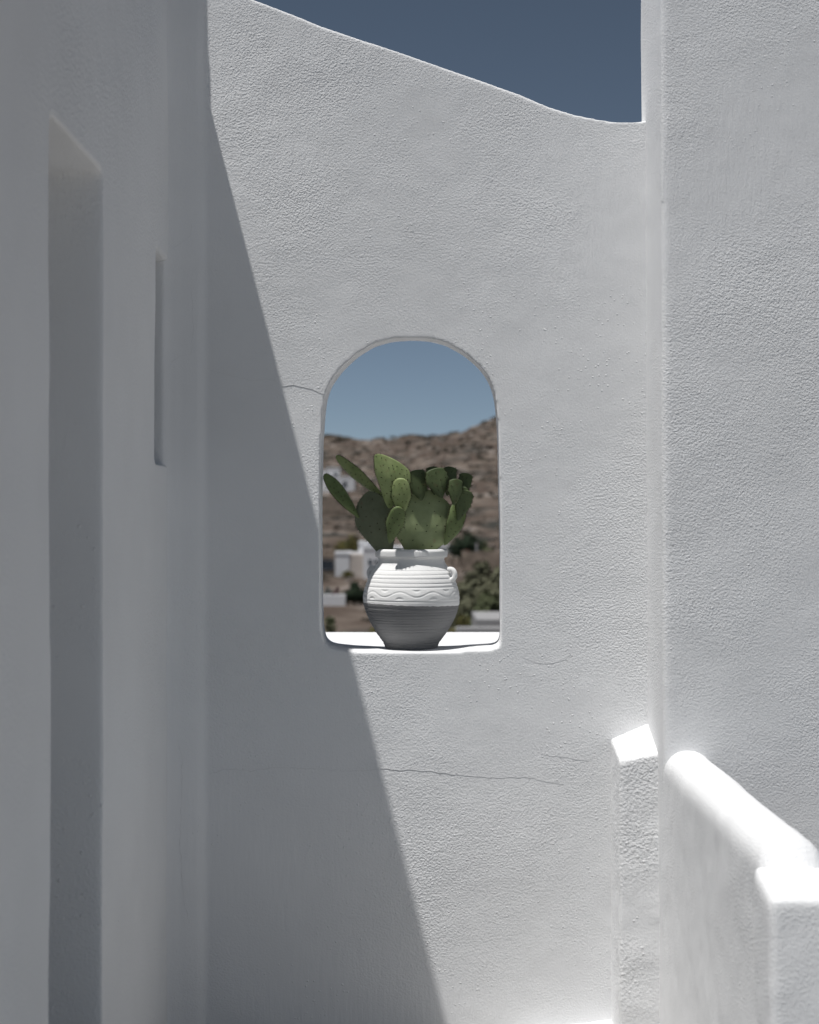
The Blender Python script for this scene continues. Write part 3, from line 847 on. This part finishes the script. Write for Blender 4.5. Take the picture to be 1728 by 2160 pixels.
def tree(name, px, pt, wpx, Dd, mat, label, cat="tree", group=None, trunk_frac=0.25, leaves=1500, seed=1, leaf=None, squash=1.0):
    rnd = random.Random(seed)
    x = (px-864)/FPX*Dd; g = gz(x, Dd); top_z = U(px, pt, Dd).z
    H = max(0.5, top_z-g); Wd = wpx*Dd/FPX*1.25
    root = empty(name, (x, Dd, g)); tag(root, label, cat, group)
    base = H*trunk_frac
    av, af = [], []
    # trunk and limbs
    lean = Vector((rnd.uniform(-.08, .08)*H, 0, 0))
    v2, f2 = tube([(0, 0, -0.3), Vector((0, 0, base*0.5))+lean*0.3, Vector((0, 0, base))+lean*0.6, Vector((0, 0, H*0.72))+lean],
                  [H*0.045, H*0.036, H*0.03, H*0.008], 7)
    av += v2; af += f2
    lobes = []
    nl = 12+int(1.6*Wd)
    for k in range(nl):
        a = rnd.uniform(0, 2*math.pi); rr = math.sqrt(rnd.random())*Wd*0.34
        c = Vector((rr*math.cos(a), rr*math.sin(a), base+(H-base)*(0.25+0.5*rnd.random()*(1-0.5*rr/(Wd*0.34+1e-6)))))
        s = rnd.uniform(0.22, 0.34)*min(Wd, (H-base)*1.3)
        lobes.append((c, s))
        v2, f2 = tube([Vector((0, 0, base*0.8))+lean*0.5, (Vector((0, 0, base))+c)*0.5, c], [H*0.02, H*0.013, H*0.005], 5); k0 = len(av)
        av += v2; af += [tuple(q+k0 for q in f) for f in f2]
    link("trunk", from_py("trunk", av, af), M_BARK, root)
    lobes.append((Vector((0, 0, H*0.82)), 0.2*min(Wd, H)))
    av, af = [], []
    ls = leaf or max(0.05, 0.042*min(Wd, H)+0.03)
    zmax = H
    for k in range(leaves):
        c, s = rnd.choice(lobes)
        dv = Vector((rnd.gauss(0, 1), rnd.gauss(0, 1), rnd.gauss(0, 1))).normalized()*s*rnd.random()**0.4
        dv.z *= squash
        p = c+dv
        if p.z > zmax: p.z = zmax-rnd.random()*0.1*H
        if p.z < 0.02*H: p.z = 0.02*H
        n_ = (dv.normalized()+Vector((rnd.uniform(-1, 1), rnd.uniform(-1, 1), rnd.uniform(-0.4, 1)))).normalized()
        t1 = n_.orthogonal().normalized(); t1 = (Matrix.Rotation(rnd.uniform(0, 6.28), 3, n_) @ t1); t2 = n_.cross(t1)
        l_ = ls*rnd.uniform(0.7, 1.5); k0 = len(av)
        av += [p-t1*l_, p+t2*l_*0.55+n_*l_*0.15, p+t1*l_, p-t2*l_*0.55+n_*l_*0.15]
        af.append((k0, k0+1, k0+2, k0+3))
    link("crown", from_py("crown", av, af), mat, root, smooth=False)
    return root
G1, G2 = "trees in the valley", "shrubs in the valley"
tree("tree", 745, 1126, 66, 232, ML_YEL, "yellow-green tree rising behind the white house left of the pot", "tree", G1, 0.2, 1600, 11)
tree("tree", 786, 1128, 44, 238, ML_GREEN, "darker tree half hidden behind the left lower cactus pads", "tree", G1, 0.2, 1200, 12)
tree("tree", 985, 1121, 70, 236, ML_DARK, "dark tree right of the cactus above the pale terrace wall", "tree", G1, 0.15, 1700, 13)
tree("tree", 1022, 1140, 44, 240, ML_GREEN, "low green tree between the dark tree and the right jamb", "tree", G1, 0.15, 1200, 14)
tree("tree", 1016, 1172, 84, 118, ML_OLIVE, "big olive-green tree filling the gap right of the pot", "tree", G1, 0.2, 3200, 15)
tree("tree", 1058, 1184, 90, 104, ML_OLIVE, "big olive-green tree against the right jamb of the opening", "tree", G1, 0.2, 3200, 16)
tree("tree", 984, 1216, 74, 92, ML_OLIVE, "olive-green tree closest to the pot handle on the right", "tree", G1, 0.15, 2800, 17)
tree("tree", 1030, 1236, 96, 82, ML_GREEN, "green tree in front of the taller olive trees at the right", "tree", G1, 0.1, 2800, 18)
tree("tree", 1042, 1274, 34, 70, ML_DARK, "small dark tree just above the grey building at the lower right", "tree", G1, 0.2, 1200, 19)
tree("tree", 992, 1192, 60, 112, ML_OLIVE, "olive-green tree just above the right pot handle", "tree", G1, 0.2, 2400, 31)
tree("shrub", 975, 1280, 64, 72, ML_YEL, "brownish yellow-green shrub right of the lower pot body", "shrub", G2, 0.05, 2000, 20)
tree("shrub", 748, 1226, 42, 152, ML_DARK, "dense dark green shrub touching the left side of the pot", "shrub", G2, 0.02, 2600, 21)
tree("shrub", 733, 1203, 28, 196, ML_YEL, "small rounded yellow-green shrub in front of the white house", "shrub", G2, 0.03, 900, 22)
tree("shrub", 711, 1238, 22, 156, ML_PURP, "small purple-flowered shrub behind the low white garden wall", "shrub", G2, 0.03, 700, 23)
tree("shrub", 692, 1236, 24, 157, ML_GREYG, "small grey-leaved shrub next to the purple-flowered one", "shrub", G2, 0.03, 700, 24)
tree("shrub", 987, 1150, 10, 220, ML_RED, "tiny red-flowered shrub beside the slim grey post", "shrub", G2, 0.03, 400, 25)
tree("shrub", 696, 1286, 44, 84, ML_GREEN, "dark green shrub in the lower left corner of the opening", "shrub", G2, 0.03, 1500, 26)
tree("shrub", 726, 1314, 50, 66, ML_GREEN, "low green shrub just above the ledge at the left", "shrub", G2, 0.03, 1500, 27)
tree("shrub", 790, 1304, 50, 70, ML_YEL, "low yellowish shrub just left of the pot's grey base", "shrub", G2, 0.03, 1500, 28)
